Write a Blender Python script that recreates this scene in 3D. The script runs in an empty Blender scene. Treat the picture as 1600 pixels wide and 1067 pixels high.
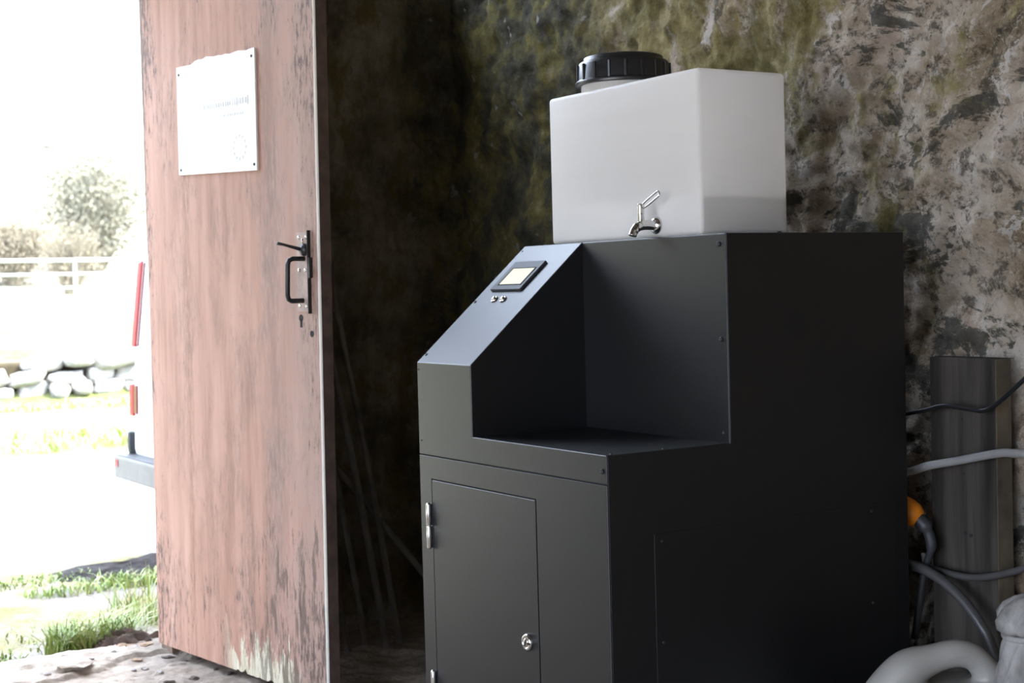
import bpy, bmesh, math, random
from mathutils import Vector, Matrix, noise, Euler
R = random.Random(7)
scene = bpy.context.scene
COL = scene.collection

# ------------------------------------------------------------------ camera
cam_d = bpy.data.cameras.new('camera'); cam = bpy.data.objects.new('camera', cam_d); COL.objects.link(cam)
cam_d.sensor_width = 36; cam_d.lens = 36 * 2331.27 / 1600
YAW, PIT, ROL = 0.56022, 0.03759, -0.027
fw = Vector((math.sin(YAW) * math.cos(PIT), math.cos(YAW) * math.cos(PIT), -math.sin(PIT)))
r0 = Vector((math.cos(YAW), -math.sin(YAW), 0)); u0 = r0.cross(fw)
rr = r0 * math.cos(ROL) + u0 * math.sin(ROL); uu = u0 * math.cos(ROL) - r0 * math.sin(ROL)
cam.matrix_world = Matrix(((rr.x, uu.x, -fw.x, 0), (rr.y, uu.y, -fw.y, 0), (rr.z, uu.z, -fw.z, 1.25), (0, 0, 0, 1)))
cam_d.dof.use_dof = True; cam_d.dof.focus_distance = 3.55; cam_d.dof.aperture_fstop = 5.6
cam_d.clip_end = 2000
scene.camera = cam

# ------------------------------------------------------------------ sky, sun, exposure
world = bpy.data.worlds.new('sky'); scene.world = world; world.use_nodes = True
bgn = world.node_tree.nodes['Background']
bgn.inputs[0].default_value = (0.69, 0.80, 1.0, 1); bgn.inputs[1].default_value = 14.0
sd = bpy.data.lights.new('sun', 'SUN'); sd.energy = 26.0; sd.angle = 0.01; sd.color = (1.0, 0.93, 0.82)
so = bpy.data.objects.new('sun', sd); COL.objects.link(so)
SUN_TO = Vector((-0.66, 0.31, -0.86)).normalized()          # travels away from the barn, over its roof
so.rotation_euler = SUN_TO.to_track_quat('-Z', 'Y').to_euler(); so.location = (20, -12, 30)
# portals in the two openings: they emit nothing, they only guide sky sampling
for loc, rot_, sx, sy in (((1.66, 5.45, 3.23), (math.radians(-90), 0, 0), 2.12, 1.70), ((1.16, 5.45, 1.17), (math.radians(-90), 0, 0), 1.12, 2.3), ((-3.75, .15, 1.2), (0, math.radians(-90), 0), 2.4, 5.1)):
    pd = bpy.data.lights.new('doorway_portal', 'AREA'); pd.shape = 'RECTANGLE'; pd.size = sx; pd.size_y = sy
    po = bpy.data.objects.new('doorway_portal', pd); COL.objects.link(po); po.location = loc; po.rotation_euler = rot_
    pd.cycles.is_portal = True
scene.cycles.diffuse_bounces = 7; scene.cycles.transmission_bounces = 12
vs = scene.view_settings
vs.view_transform = 'Standard'; vs.look = 'None'; vs.gamma = 1; vs.exposure = 0.22; vs.use_curve_mapping = False

# ------------------------------------------------------------------ material helpers
class G:
    def __init__(s, name):
        s.m = bpy.data.materials.new(name); s.m.use_nodes = True
        s.t = s.m.node_tree; s.b = s.t.nodes['Principled BSDF']; s.o = s.t.nodes['Material Output']
        s._c = None
    def n(s, typ, **k):
        x = s.t.nodes.new(typ)
        for a, v in k.items(): setattr(x, a, v)
        return x
    def put(s, sock, v):
        if isinstance(v, bpy.types.NodeSocket): s.t.links.new(v, sock)
        elif isinstance(v, (tuple, list)) and sock.type == 'RGBA': sock.default_value = tuple(v) + ((1,) if len(v) == 3 else ())
        else: sock.default_value = v
    def co(s):
        if s._c is None: s._c = s.n('ShaderNodeTexCoord').outputs['Object']
        return s._c
    def map(s, scale=(1, 1, 1), loc=(0, 0, 0), v=None):
        x = s.n('ShaderNodeMapping'); s.put(x.inputs['Vector'], v or s.co())
        x.inputs['Scale'].default_value = scale; x.inputs['Location'].default_value = loc
        return x.outputs[0]
    def noise(s, scale=5, detail=4, rough=.55, dist=0, v=None):
        x = s.n('ShaderNodeTexNoise'); s.put(x.inputs['Vector'], v or s.co())
        x.inputs['Scale'].default_value = scale; x.inputs['Detail'].default_value = detail
        x.inputs['Roughness'].default_value = rough; x.inputs['Distortion'].default_value = dist
        return x.outputs[0]
    def voro(s, scale=5, feature='F1', v=None):
        x = s.n('ShaderNodeTexVoronoi', feature=feature); s.put(x.inputs['Vector'], v or s.co())
        x.inputs['Scale'].default_value = scale
        return x.outputs['Distance']
    def ramp(s, f, stops):
        x = s.n('ShaderNodeValToRGB'); s.put(x.inputs[0], f); e = x.color_ramp.elements
        while len(e) < len(stops): e.new(.5)
        for q, (p, c) in zip(e, stops):
            q.position = p; q.color = (tuple(c) + (1,)) if isinstance(c, (tuple, list)) else (c, c, c, 1)
        return x.outputs[0]
    def step(s, f, a, b):
        x = s.n('ShaderNodeMapRange', interpolation_type='SMOOTHSTEP'); s.put(x.inputs[0], f)
        x.inputs[1].default_value = a; x.inputs[2].default_value = b
        return x.outputs[0]
    def mix(s, f, a, b):
        x = s.n('ShaderNodeMix', data_type='RGBA'); s.put(x.inputs[0], f); s.put(x.inputs[6], a); s.put(x.inputs[7], b)
        return x.outputs[2]
    def math(s, op, a, b=0.0):
        x = s.n('ShaderNodeMath', operation=op); s.put(x.inputs[0], a); s.put(x.inputs[1], b)
        return x.outputs[0]
    def sep(s, v=None):
        x = s.n('ShaderNodeSeparateXYZ'); s.put(x.inputs[0], v or s.co()); return x.outputs
    def bump(s, h, strength=.3, dist=.01):
        x = s.n('ShaderNodeBump'); s.put(x.inputs['Height'], h)
        x.inputs['Strength'].default_value = strength; x.inputs['Distance'].default_value = dist
        s.t.links.new(x.outputs[0], s.b.inputs['Normal'])
    def set(s, **k):
        for a, v in k.items(): s.put(s.b.inputs[a.replace('_', ' ')], v)
        return s

M = {}
def simple(name, col, rough=.5, metal=0.0, var=.12, scale=14, bump=0.0, bscale=60, **k):
    """plain coloured material with a little procedural mottling"""
    g = G(name); f = g.noise(scale, 5)
    g.set(Base_Color=g.ramp(f, [(.3, [c * (1 - var) for c in col]), (.7, [min(1, c * (1 + var)) for c in col])]), Roughness=rough, Metallic=metal)
    g.set(**k)
    if bump: g.bump(g.noise(bscale, 4), bump, .004)
    M[name] = g.m; return g
simple('powder_coat', (.004, .004, .0045), .41, bump=.10, bscale=900, var=.05)
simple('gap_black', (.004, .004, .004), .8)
simple('screw_black', (.02, .02, .022), .3)
simple('chrome', (.72, .71, .69), .12, 1.0, var=.03)
simple('steel', (.62, .60, .56), .22, 1.0, var=.06)
simple('black_plastic', (.014, .014, .015), .34, var=.1)
simple('bezel', (.030, .032, .036), .5, var=.05, Specular_IOR_Level=.2)
simple('black_iron', (.012, .011, .011), .45, bump=.2, bscale=90)
simple('cable_black', (.01, .01, .011), .3)
simple('hose_grey', (.20, .195, .19), .38, var=.12)
simple('hose_dark', (.055, .053, .052), .4, var=.15)
simple('plug_orange', (.85, .26, .012), .42, var=.06)
simple('plug_grey', (.035, .036, .04), .5)
simple('red_plastic', (.45, .02, .02), .4)
simple('van_white', (.80, .80, .80), .25, var=.01)
simple('van_red', (.20, .008, .012), .4, var=.04, Specular_IOR_Level=.25)
simple('van_dark_red', (.07, .006, .008), .2)
simple('van_bumper_shade', (.10, .096, .086), .6, Specular_IOR_Level=.2)  # bumper colour greyed to stand for the shade on it
simple('van_grey', (.028, .029, .031), .6, Specular_IOR_Level=.2)
simple('van_glass', (.03, .035, .04), .06)
simple('tyre', (.03, .03, .03), .8)
simple('galvanised', (.42, .43, .44), .45, .6, var=.1)
simple('straw', (.42, .30, .10), .8)
simple('pole_wood', (.16, .145, .125), .8, var=.4, scale=9)
simple('chip_dark', (.07, .05, .038), .9, var=.4, scale=40)
simple('leaf_brown', (.20, .12, .06), .8, var=.4, scale=40)
simple('pebble', (.34, .31, .28), .9, var=.3, scale=50)
simple('twig', (.22, .19, .13), .9, var=.3)
simple('ink_pale', (.50, .51, .49), .6)

g = G('screen'); g.set(Base_Color=(.05, .05, .03), Roughness=.6, Specular_IOR_Level=.15, Emission_Color=(1.0, .97, .74), Emission_Strength=.84)
f = g.noise(3, 1); g.set(Emission_Color=g.ramp(f, [(.2, (1.0, .98, .68)), (.8, (1.0, .99, .74))])); M['screen'] = g.m

def tank_mat():
    g = G('tank_plastic')
    f = g.noise(2.5, 6, .6, v=g.map((1, .35, 3.5)))
    c = g.ramp(f, [(.3, (.88, .855, .82)), (.7, (.92, .90, .87))])
    g.set(Base_Color=c, Roughness=.42)
    g.bump(g.noise(18, 3, v=g.map((1, .2, 5))), .06, .004)
    tr = g.n('ShaderNodeBsdfTranslucent'); g.put(tr.inputs[0], c)
    mx = g.n('ShaderNodeMixShader'); mx.inputs[0].default_value = .6
    g.t.links.new(g.b.outputs[0], mx.inputs[1]); g.t.links.new(tr.outputs[0], mx.inputs[2])
    g.t.links.new(mx.outputs[0], g.o.inputs[0]); M['tank_plastic'] = g.m
tank_mat()
simple('tank_water', (.50, .52, .54), .2, var=.02)
simple('jerrycan_plastic', (.27, .255, .23), .42, var=.07, scale=8, bump=.05, bscale=40)

def wall_mat(name, far=False):
    g = G(name); S = g.sep(); x, y, z = S
    n1 = g.noise(3.0, 12, .70, .25)
    base = g.ramp(n1, [(.30, (.13, .100, .058)), (.40, (.31, .235, .150)), (.47, (.50, .405, .30)), (.56, (.64, .55, .445)), (.70, (.74, .66, .57))])
    n2 = g.noise(15, 10, .74, v=g.map(loc=(1, 6, 2)))
    base = g.mix(g.step(n2, .50, .40), base, g.mix(.72, base, (.05, .043, .03)))
    n3 = g.noise(42, 10, .78, v=g.map(loc=(4, 4, 9)))
    base = g.mix(g.math('MULTIPLY', g.step(n3, .55, .61), g.math('MULTIPLY', g.step(n2, .58, .46), .8)), base, (.035, .033, .026))
    base = g.mix(g.math('MULTIPLY', g.step(n3, .45, .40), .45), base, (.74, .70, .63))
    pink = g.step(g.noise(3.6, 8, .66, v=g.map(loc=(3, 8, 1))), .52, .66)
    base = g.mix(g.math('MULTIPLY', pink, .5), base, (.44, .305, .22))
    # flaking pale limewash
    fk = g.step(g.noise(9, 10, .72, .3, v=g.map(loc=(9, 2, 4))), .57, .60)
    base = g.mix(g.math('MULTIPLY', fk, .75), base, (.72, .67, .60))
    # charcoal patches where the limewash has come off
    dk = g.noise(3.9, 12, .70, .45, v=g.map((1, .75, 1.35), (2, 5, 1)))
    base = g.mix(g.math('MULTIPLY', g.step(dk, .55, .585), .9), base, g.ramp(g.noise(40, 5, .7), [(.3, (.055, .054, .044)), (.7, (.13, .124, .102))]))
    # ochre and olive growth, thicker toward the corner and high up
    run = g.noise(4.4, 12, .72, .25, v=g.map((1, 1.25, .75), (0, 9, 0)))
    bias = g.math('ADD', g.math('MULTIPLY', g.step(y, 2.5, 3.5), .12), g.math('MULTIPLY', g.step(z, 1.3, 2.1), .05))
    ol = g.step(g.math('ADD', run, bias), .56, .66)
    olc = g.ramp(g.noise(9, 10, .72, v=g.map((1, 1.3, .7))), [(.3, (.065, .058, .018)), (.44, (.195, .160, .05)), (.56, (.365, .305, .125)), (.70, (.55, .475, .27))])
    base = g.mix(g.math('MULTIPLY', ol, .82), base, olc)
    # black-green damp growth near the corner, the leaf's shadow painted into it
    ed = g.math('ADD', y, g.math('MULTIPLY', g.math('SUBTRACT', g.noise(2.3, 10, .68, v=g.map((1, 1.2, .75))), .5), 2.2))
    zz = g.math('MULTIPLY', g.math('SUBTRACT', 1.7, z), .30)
    damp_shade = g.step(g.math('ADD', ed, zz), 3.5, 4.15)
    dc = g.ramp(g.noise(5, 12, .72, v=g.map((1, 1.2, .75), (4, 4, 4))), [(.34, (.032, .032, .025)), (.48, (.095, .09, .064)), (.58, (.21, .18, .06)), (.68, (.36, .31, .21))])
    if far: damp_shade = 1.0
    base = g.mix(damp_shade if far else g.math('MULTIPLY', damp_shade, .97), base, dc)
    fl = g.math('MULTIPLY', g.step(g.noise(12, 4, .5, v=g.map((1, 1.2, .9), (1, 1, 7))), .655, .69), .8)
    base = g.mix(g.math('MULTIPLY', fl, g.step(y, 3.4, 3.9)), base, (.42, .40, .36))
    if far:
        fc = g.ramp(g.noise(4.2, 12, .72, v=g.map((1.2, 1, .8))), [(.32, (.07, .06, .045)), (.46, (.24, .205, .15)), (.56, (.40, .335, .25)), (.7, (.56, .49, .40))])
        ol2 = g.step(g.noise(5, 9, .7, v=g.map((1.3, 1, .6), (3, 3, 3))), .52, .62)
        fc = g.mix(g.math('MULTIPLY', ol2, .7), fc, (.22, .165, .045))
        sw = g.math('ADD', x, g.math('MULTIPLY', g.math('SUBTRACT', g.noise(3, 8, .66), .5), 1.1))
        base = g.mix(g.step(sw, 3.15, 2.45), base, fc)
    g.set(Base_Color=base, Roughness=.95, Specular_IOR_Level=.12)
    h = g.math('ADD', g.noise(34, 9, .74), g.math('MULTIPLY', g.noise(120, 4, .6), .35))
    g.bump(h, 1.0, .03); M[name] = g.m
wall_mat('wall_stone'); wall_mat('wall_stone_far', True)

def door_mat():
    g = G('door_paint'); S = g.sep(); x, z = S[0], S[2]       # local x along the leaf, z up
    st = g.noise(7, 10, .66, v=g.map((2.2, 1, .20)))
    fine = g.noise(34, 10, .76, v=g.map((2.2, 1, .45), (5, 0, 2)))
    mot = g.noise(5, 12, .72, .2, v=g.map((1.3, 1, .5), (2, 0, 4)))
    col = g.ramp(st, [(.30, (.27, .14, .095)), (.45, (.385, .212, .150)), (.58, (.44, .252, .185)), (.72, (.485, .30, .23))])
    # greyed, bleached area toward the lock stile
    ed = g.math('ADD', x, g.math('MULTIPLY', g.math('SUBTRACT', mot, .5), 1.1))
    col = g.mix(g.math('MULTIPLY', g.step(ed, .55, 1.0), .55), col, (.35, .262, .225))
    # brown grime soaked into the grain
    gr = g.step(mot, .46, .58)
    col = g.mix(g.math('MULTIPLY', gr, g.math('MULTIPLY', g.step(fine, .38, .60), .46)), col, (.17, .11, .082))
    fade = g.step(g.math('ABSOLUTE', g.math('SUBTRACT', x, g.math('ADD', .245, g.math('MULTIPLY', z, .012)))), .04, .0)
    col = g.mix(g.math('MULTIPLY', fade, g.math('MULTIPLY', g.step(fine, .40, .58), .5)), col, (.24, .125, .08))
    f2 = g.step(g.math('ABSOLUTE', g.math('SUBTRACT', x, .76)), .09, .0)
    col = g.mix(g.math('MULTIPLY', f2, g.math('MULTIPLY', g.step(fine, .36, .56), .5)), col, (.22, .15, .125))
    # dark flecks, denser low, high up and at both edges
    dens = g.math('ADD', g.math('MULTIPLY', g.step(z, .75, .1), .07), g.math('MULTIPLY', g.step(x, .10, .0), .10))
    dens = g.math('ADD', dens, g.math('MULTIPLY', g.step(x, .78, .98), .05))
    dens = g.math('ADD', dens, g.math('MULTIPLY', g.step(z, 1.5, 2.1), .055))
    dens = g.math('ADD', dens, g.math('MULTIPLY', gr, .06))
    fl = g.step(g.math('ADD', fine, dens), .645, .715)
    col = g.mix(g.math('MULTIPLY', fl, .8), col, (.085, .055, .042))
    # bare, peeling timber at the foot
    pz = g.math('ADD', z, g.math('MULTIPLY', g.noise(9, 8, .7, .3, v=g.map((2.4, 1, .5), (1, 0, 0))), -.62))
    px = g.math('ABSOLUTE', g.math('SUBTRACT', x, .66))
    bare = g.math('MULTIPLY', g.step(pz, -.165, -.185), g.step(px, .24, .14))
    col = g.mix(bare, col, g.ramp(g.noise(26, 6, .6, v=g.map((2, 1, .3))), [(.3, (.30, .24, .13)), (.5, (.60, .54, .40)), (.7, (.70, .66, .54))]))
    rot = g.math('MULTIPLY', g.step(g.math('ADD', g.noise(13, 10, .74, v=g.map((2.2, 1, .35), (3, 0, 9))), g.math('MULTIPLY', g.step(z, .95, .15), .09)), .575, .63), g.math('MULTIPLY', g.step(x, .50, .72), g.step(z, 1.0, .4)))
    col = g.mix(g.math('MULTIPLY', rot, .7), col, (.085, .06, .048))
    # pale worn arris at the lock edge, its lit highlight painted in too
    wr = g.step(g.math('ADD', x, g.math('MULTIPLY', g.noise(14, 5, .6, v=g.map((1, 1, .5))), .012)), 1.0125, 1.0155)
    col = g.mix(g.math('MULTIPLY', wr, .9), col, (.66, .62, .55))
    g.set(Base_Color=col, Roughness=.62, Specular_IOR_Level=.3)
    g.bump(g.math('ADD', fine, g.math('MULTIPLY', fl, -.6)), .4, .004); M['door_paint'] = g.m
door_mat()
simple('door_edge', (.07, .042, .03), .85, var=.35, scale=20, bump=.4, bscale=60)
simple('frame_wood', (.09, .055, .032), .85, var=.4, scale=8, bump=.4, bscale=40)
simple('latch_plate', (.36, .27, .23), .6, .15, var=.25, scale=30)
simple('sign_white', (.80, .80, .76), .35, var=.015)

def floor_mat():
    g = G('floor_concrete')
    c = g.ramp(g.noise(5, 9, .65), [(.3, (.28, .218, .163)), (.5, (.45, .368, .287)), (.7, (.57, .475, .38))])
    sp = g.step(g.noise(46, 9, .78), .53, .62)
    c = g.mix(g.math('MULTIPLY', sp, .5), c, (.14, .11, .085))
    S = g.sep()
    dirt = g.math('MULTIPLY', g.step(g.math('ADD', S[0], g.math('MULTIPLY', g.noise(6, 6), .5)), 1.65, 1.95), .65)
    c = g.mix(dirt, c, g.ramp(g.noise(30, 6, .7), [(.35, (.07, .055, .042)), (.65, (.24, .20, .165))]))
    g.set(Base_Color=c, Roughness=.95); g.bump(g.noise(30, 9, .7), .7, .02); M['floor_concrete'] = g.m
floor_mat()
def ground_mat():
    g = G('yard_ground'); S = g.sep(); y = S[1]
    gravel = g.ramp(g.noise(70, 5, .65), [(.3, (.11, .095, .075)), (.5, (.22, .195, .16)), (.7, (.32, .29, .245))])
    moss = g.ramp(g.noise(26, 5, .7), [(.3, (.11, .095, .03)), (.6, (.20, .175, .065)), (.8, (.28, .25, .12))])
    mm = g.step(g.noise(2.2, 8, .62, v=g.map((1, .8, 1))), .43, .56)
    c = g.mix(g.math('MULTIPLY', mm, .85), gravel, moss)
    yd = g.step(g.math('ADD', y, g.math('MULTIPLY', g.noise(1.2, 5), .5)), 7.45, 7.75)
    c = g.mix(yd, c, g.ramp(g.noise(9, 5), [(.3, (.28, .265, .24)), (.7, (.36, .345, .32))]))
    far = g.step(g.math('ADD', y, g.math('MULTIPLY', g.noise(.9, 5), 2.0)), 12.6, 13.6)
    c = g.mix(far, c, g.ramp(g.noise(2.4, 8, .65), [(.3, (.05, .075, .018)), (.5, (.11, .12, .045)), (.7, (.18, .17, .10))]))
    fld = g.step(y, 25, 32)
    c = g.mix(fld, c, g.ramp(g.noise(.16, 9, .68), [(.32, (.085, .08, .068)), (.45, (.14, .13, .09)), (.6, (.19, .17, .12)), (.75, (.27, .25, .22))]))
    g.set(Base_Color=c, Roughness=.95, Specular_IOR_Level=.1); g.bump(g.noise(60, 5, .7), .6, .02); M['yard_ground'] = g.m
ground_mat()
simple('bounce_yard', (.46, .37, .27), .95, var=.2, scale=6, bump=.5, bscale=40)  # unseen ground, made pale and warm to bounce light indoors
simple('dark_patch', (.028, .024, .022), .95, var=.7, scale=16, bump=.8, bscale=45, Specular_IOR_Level=.05)
simple('soil', (.055, .030, .019), .95, var=.4, scale=30, bump=.8, bscale=60)
simple('fieldstone', (.26, .245, .22), .9, var=.3, scale=4, bump=.6, bscale=22)
simple('wall_earth', (.03, .022, .007), .95, var=.5, scale=6)
g = G('grass_blade'); f = g.noise(9, 3, .6)
g.set(Base_Color=g.ramp(f, [(.3, (.10, .17, .025)), (.5, (.22, .29, .06)), (.7, (.36, .35, .13))]), Roughness=.5); M['grass_blade'] = g.m
simple('grass_dry', (.34, .27, .12), .7, var=.3)
simple('bush_leaf', (.12, .112, .075), .8, var=.45, scale=3)
simple('bush_twig', (.16, .135, .09), .9, var=.3, scale=3)
simple('barn_render', (.52, .50, .47), .95, var=.25, scale=3, bump=.5, bscale=20)
simple('roof_wood', (.10, .08, .06), .9, var=.35, scale=5, bump=.4)
def post_mat():
    g = G('post_wood')
    f = g.noise(14, 8, .62, .3, v=g.map((1.6, 1.6, .12)))
    c = g.ramp(f, [(.3, (.014, .012, .010)), (.5, (.036, .031, .026)), (.68, (.060, .052, .044))])
    d = g.step(g.noise(2.4, 4, v=g.map((1, 1, .5))), .45, .65)
    c = g.mix(g.math('MULTIPLY', d, .4), c, (.026, .020, .016))
    g.set(Base_Color=c, Roughness=.92, Specular_IOR_Level=.2); g.bump(f, .35, .006); M['post_wood'] = g.m
post_mat()
simple('post_side', (.085, .068, .045), .95, var=.5, scale=9, bump=.6, bscale=30)
def cloth_mat():
    g = G('dusty_cloth')
    c = g.ramp(g.noise(16, 8, .68, v=g.map((1, 1, .5))), [(.32, (.07, .063, .058)), (.5, (.21, .20, .19)), (.7, (.32, .305, .29))])
    g.set(Base_Color=c, Roughness=.9); g.bump(g.noise(45, 6, .7), .5, .006); M['dusty_cloth'] = g.m
cloth_mat()

# ------------------------------------------------------------------ object helpers
def tag(o, label=None, cat=None, group=None, kind=None):
    if label: o['label'] = label
    if cat: o['category'] = cat
    if group: o['group'] = group
    if kind: o['kind'] = kind
    return o
def empty(name, loc=(0, 0, 0), rz=0.0):
    o = bpy.data.objects.new(name, None); COL.objects.link(o); o.location = loc; o.rotation_euler = (0, 0, rz)
    o.empty_display_size = .1; return o
def obj(name, bm, mat, parent=None, smooth=False, bevel=0.0, seg=2, angle=30):
    me = bpy.data.meshes.new(name)
    if isinstance(bm, bmesh.types.BMesh):
        bm.normal_update(); bm.to_mesh(me); bm.free()
    else: me.from_pydata(*bm); me.update()
    o = bpy.data.objects.new(name, me); COL.objects.link(o)
    if mat: me.materials.append(M[mat])
    if parent: o.parent = parent
    if smooth:
        for p in me.polygons: p.use_smooth = True
    if bevel:
        b = o.modifiers.new('bevel', 'BEVEL'); b.width = bevel; b.segments = seg; b.limit_method = 'ANGLE'; b.angle_limit = math.radians(angle); b.harden_normals = False
    return o
def box(bm, a, b, mat=None):
    vs_ = [bm.verts.new((x, y, z)) for x in (a[0], b[0]) for y in (a[1], b[1]) for z in (a[2], b[2])]
    for f in ((0, 1, 3, 2), (4, 6, 7, 5), (0, 4, 5, 1), (2, 3, 7, 6), (0, 2, 6, 4), (1, 5, 7, 3)):
        bm.faces.new([vs_[i] for i in f])
    return bm
def nbox(a, b): return box(bmesh.new(), a, b)
def frame_of(d):
    d = d.normalized(); a = Vector((0, 0, 1)) if abs(d.z) < .9 else Vector((1, 0, 0))
    u = d.cross(a).normalized(); return u, d.cross(u)
def tube(bm, pts, rad, n=8, cap=True, flat=1.0):
    pts = [Vector(p) for p in pts]; rads = rad if isinstance(rad, (list, tuple)) else [rad] * len(pts)
    rings = []; u = None
    for i, p in enumerate(pts):
        d = (pts[min(i + 1, len(pts) - 1)] - pts[max(i - 1, 0)]).normalized()
        if u is None: u, v = frame_of(d)
        else:
            u = (u - d * u.dot(d)).normalized(); v = d.cross(u)
        v = d.cross(u)
        rings.append([bm.verts.new(p + (u * math.cos(t) + v * math.sin(t) * flat) * rads[i]) for t in [2 * math.pi * k / n for k in range(n)]])
    for a, b in zip(rings, rings[1:]):
        for k in range(n): bm.faces.new((a[k], a[(k + 1) % n], b[(k + 1) % n], b[k]))
    if cap: bm.faces.new(rings[0][::-1]); bm.faces.new(rings[-1])
    return bm
def spline(pts, m=8):
    pts = [Vector(p) for p in pts]; out = []
    for i in range(len(pts) - 1):
        p0, p1, p2, p3 = pts[max(i - 1, 0)], pts[i], pts[i + 1], pts[min(i + 2, len(pts) - 1)]
        for k in range(m):
            t = k / m
            out.append(.5 * ((2 * p1) + (p2 - p0) * t + (2 * p0 - 5 * p1 + 4 * p2 - p3) * t * t + (3 * p1 - p0 - 3 * p2 + p3) * t ** 3))
    out.append(pts[-1]); return out
def lathe(bm, prof, n=32, axis=Vector((0, 0, 1)), org=Vector((0, 0, 0)), wob=None):
    """profile of (radius, height) pairs around an axis"""
    u, v = frame_of(axis); rings = []
    for r, h in prof:
        rings.append([bm.verts.new(org + axis * h + (u * math.cos(t) + v * math.sin(t)) * (r * (wob(t, h) if wob else 1))) for t in [2 * math.pi * k / n for k in range(n)]])
    for a, b in zip(rings, rings[1:]):
        for k in range(n): bm.faces.new((a[k], a[(k + 1) % n], b[(k + 1) % n], b[k]))
    bm.faces.new(rings[0][::-1]); bm.faces.new(rings[-1]); bmesh.ops.recalc_face_normals(bm, faces=bm.faces)
    return bm
def prism(bm, prof, y0, y1):
    """(x,z) profile extruded along y"""
    a = [bm.verts.new((x, y0, z)) for x, z in prof]; b = [bm.verts.new((x, y1, z)) for x, z in prof]; n = len(prof)
    for i in range(n): bm.faces.new((a[i], a[(i + 1) % n], b[(i + 1) % n], b[i]))
    bm.faces.new(a[::-1]); bm.faces.new(b); bmesh.ops.recalc_face_normals(bm, faces=bm.faces); return bm
def lsp(a, b, n): return [a + (b - a) * i / n for i in range(n + 1)]

# ------------------------------------------------------------------ the barn
WX, FY = 2.91, 5.03                    # inner faces of the stone side wall and of the doorway wall
def relief(p, s=1.0):
    h = .040 * noise.fractal(p * 1.6, 1.0, 2.0, 5) + .032 * noise.fractal(p * 6.0 + Vector((5, 3, 1)), .9, 2.0, 5)
    d = noise.voronoi(Vector((p.x, p.y, p.z * 1.5)) * 3.1 + Vector((0, 0, 4)) + noise.noise_vector(p * 2.5) * .25)[0]
    h += .018 * min(1, max(0, (d[1] - d[0]) * 2.2)) + .015 * noise.fractal(p * 22, .8, 2.0, 3)
    return h * s
def rough_wall(name, mat, us, zs_, place, nrm, s=1.0):
    V = []; F = []; nu, nz = len(us), len(zs_)
    for u in us:
        for z in zs_:
            p = place(u, z); V.append(p + nrm * (relief(p, s) - .02))
    for i in range(nu - 1):
        for j in range(nz - 1):
            a = i * nz + j; F.append((a, a + 1, a + nz + 1, a + nz))
    o = obj(name, (V, [], F), mat, smooth=True); return o
ys = lsp(-3.0, 1.8, 60) + lsp(1.8, 5.06, 260)[1:]
zs_ = lsp(-.05, 2.6, 215) + lsp(2.6, 4.24, 40)[1:]
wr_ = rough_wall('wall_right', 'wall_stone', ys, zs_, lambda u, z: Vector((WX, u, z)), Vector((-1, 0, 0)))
tag(wr_, 'limewashed rubble wall streaked with green algae and dark damp, corner shade in its colour', kind='structure')
b_ = obj('masonry_core', nbox((WX + .13, -3.2, -.3), (WX + .6, 5.52, 4.22)), 'barn_render', wr_)
xs = lsp(1.85, WX + .06, 110)
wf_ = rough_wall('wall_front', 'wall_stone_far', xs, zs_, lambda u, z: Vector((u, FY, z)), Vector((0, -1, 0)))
tag(wf_, 'damp stone wall beside the barn doorway, shade put into its dark colour', kind='structure')
WIN = (.60, 2.72, 2.38, 4.08)          # unseen transom over and past the doorway, added and sized for sky light
me_ = wf_.data; bmw = bmesh.new(); bmw.from_mesh(me_)
bmesh.ops.delete(bmw, geom=[f for f in bmw.faces if f.calc_center_median().x < WIN[1] and WIN[2] < f.calc_center_median().z < WIN[3]], context='FACES'); bmw.to_mesh(me_); bmw.free()
bm = bmesh.new(); box(bm, (1.85, FY + .10, -.3), (WX + .6, 5.5, WIN[2])); box(bm, (WIN[1], FY + .10, WIN[2]), (WX + .6, 5.5, WIN[3])); box(bm, (1.85, FY + .10, WIN[3]), (WX + .6, 5.5, 4.22)); box(bm, (1.85, FY - .02, WIN[2] - .03), (WIN[1], FY + .12, WIN[2])); box(bm, (-3.6, FY, -.3), (.60, 5.5, 4.22)); box(bm, (WIN[0], FY, WIN[3]), (1.85, 5.5, 4.22))
obj('masonry_core', bm, 'barn_render', wf_)
bm = nbox((-4.0, -3.2, -.3), (-3.5, -2.4, 4.22)); box(bm, (-4.0, 2.7, -.3), (-3.5, 5.5, 4.22)); box(bm, (-4.0, -2.4, 2.4), (-3.5, 2.7, 4.22))
tag(obj('wall_left', bm, 'barn_render'), 'plain rendered barn wall with a wide opening opposite the stone wall', kind='structure')
tag(obj('wall_back', nbox((-4.0, -3.6, -.3), (3.55, -3.1, 4.22)), 'barn_render'), 'plain rendered barn wall behind the camera', kind='structure')
tag(obj('ceiling', nbox((-4.2, -3.8, 4.22), (3.75, 5.75, 4.5)), 'roof_wood'), 'dark timber barn ceiling and roof slab', kind='structure')

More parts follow.
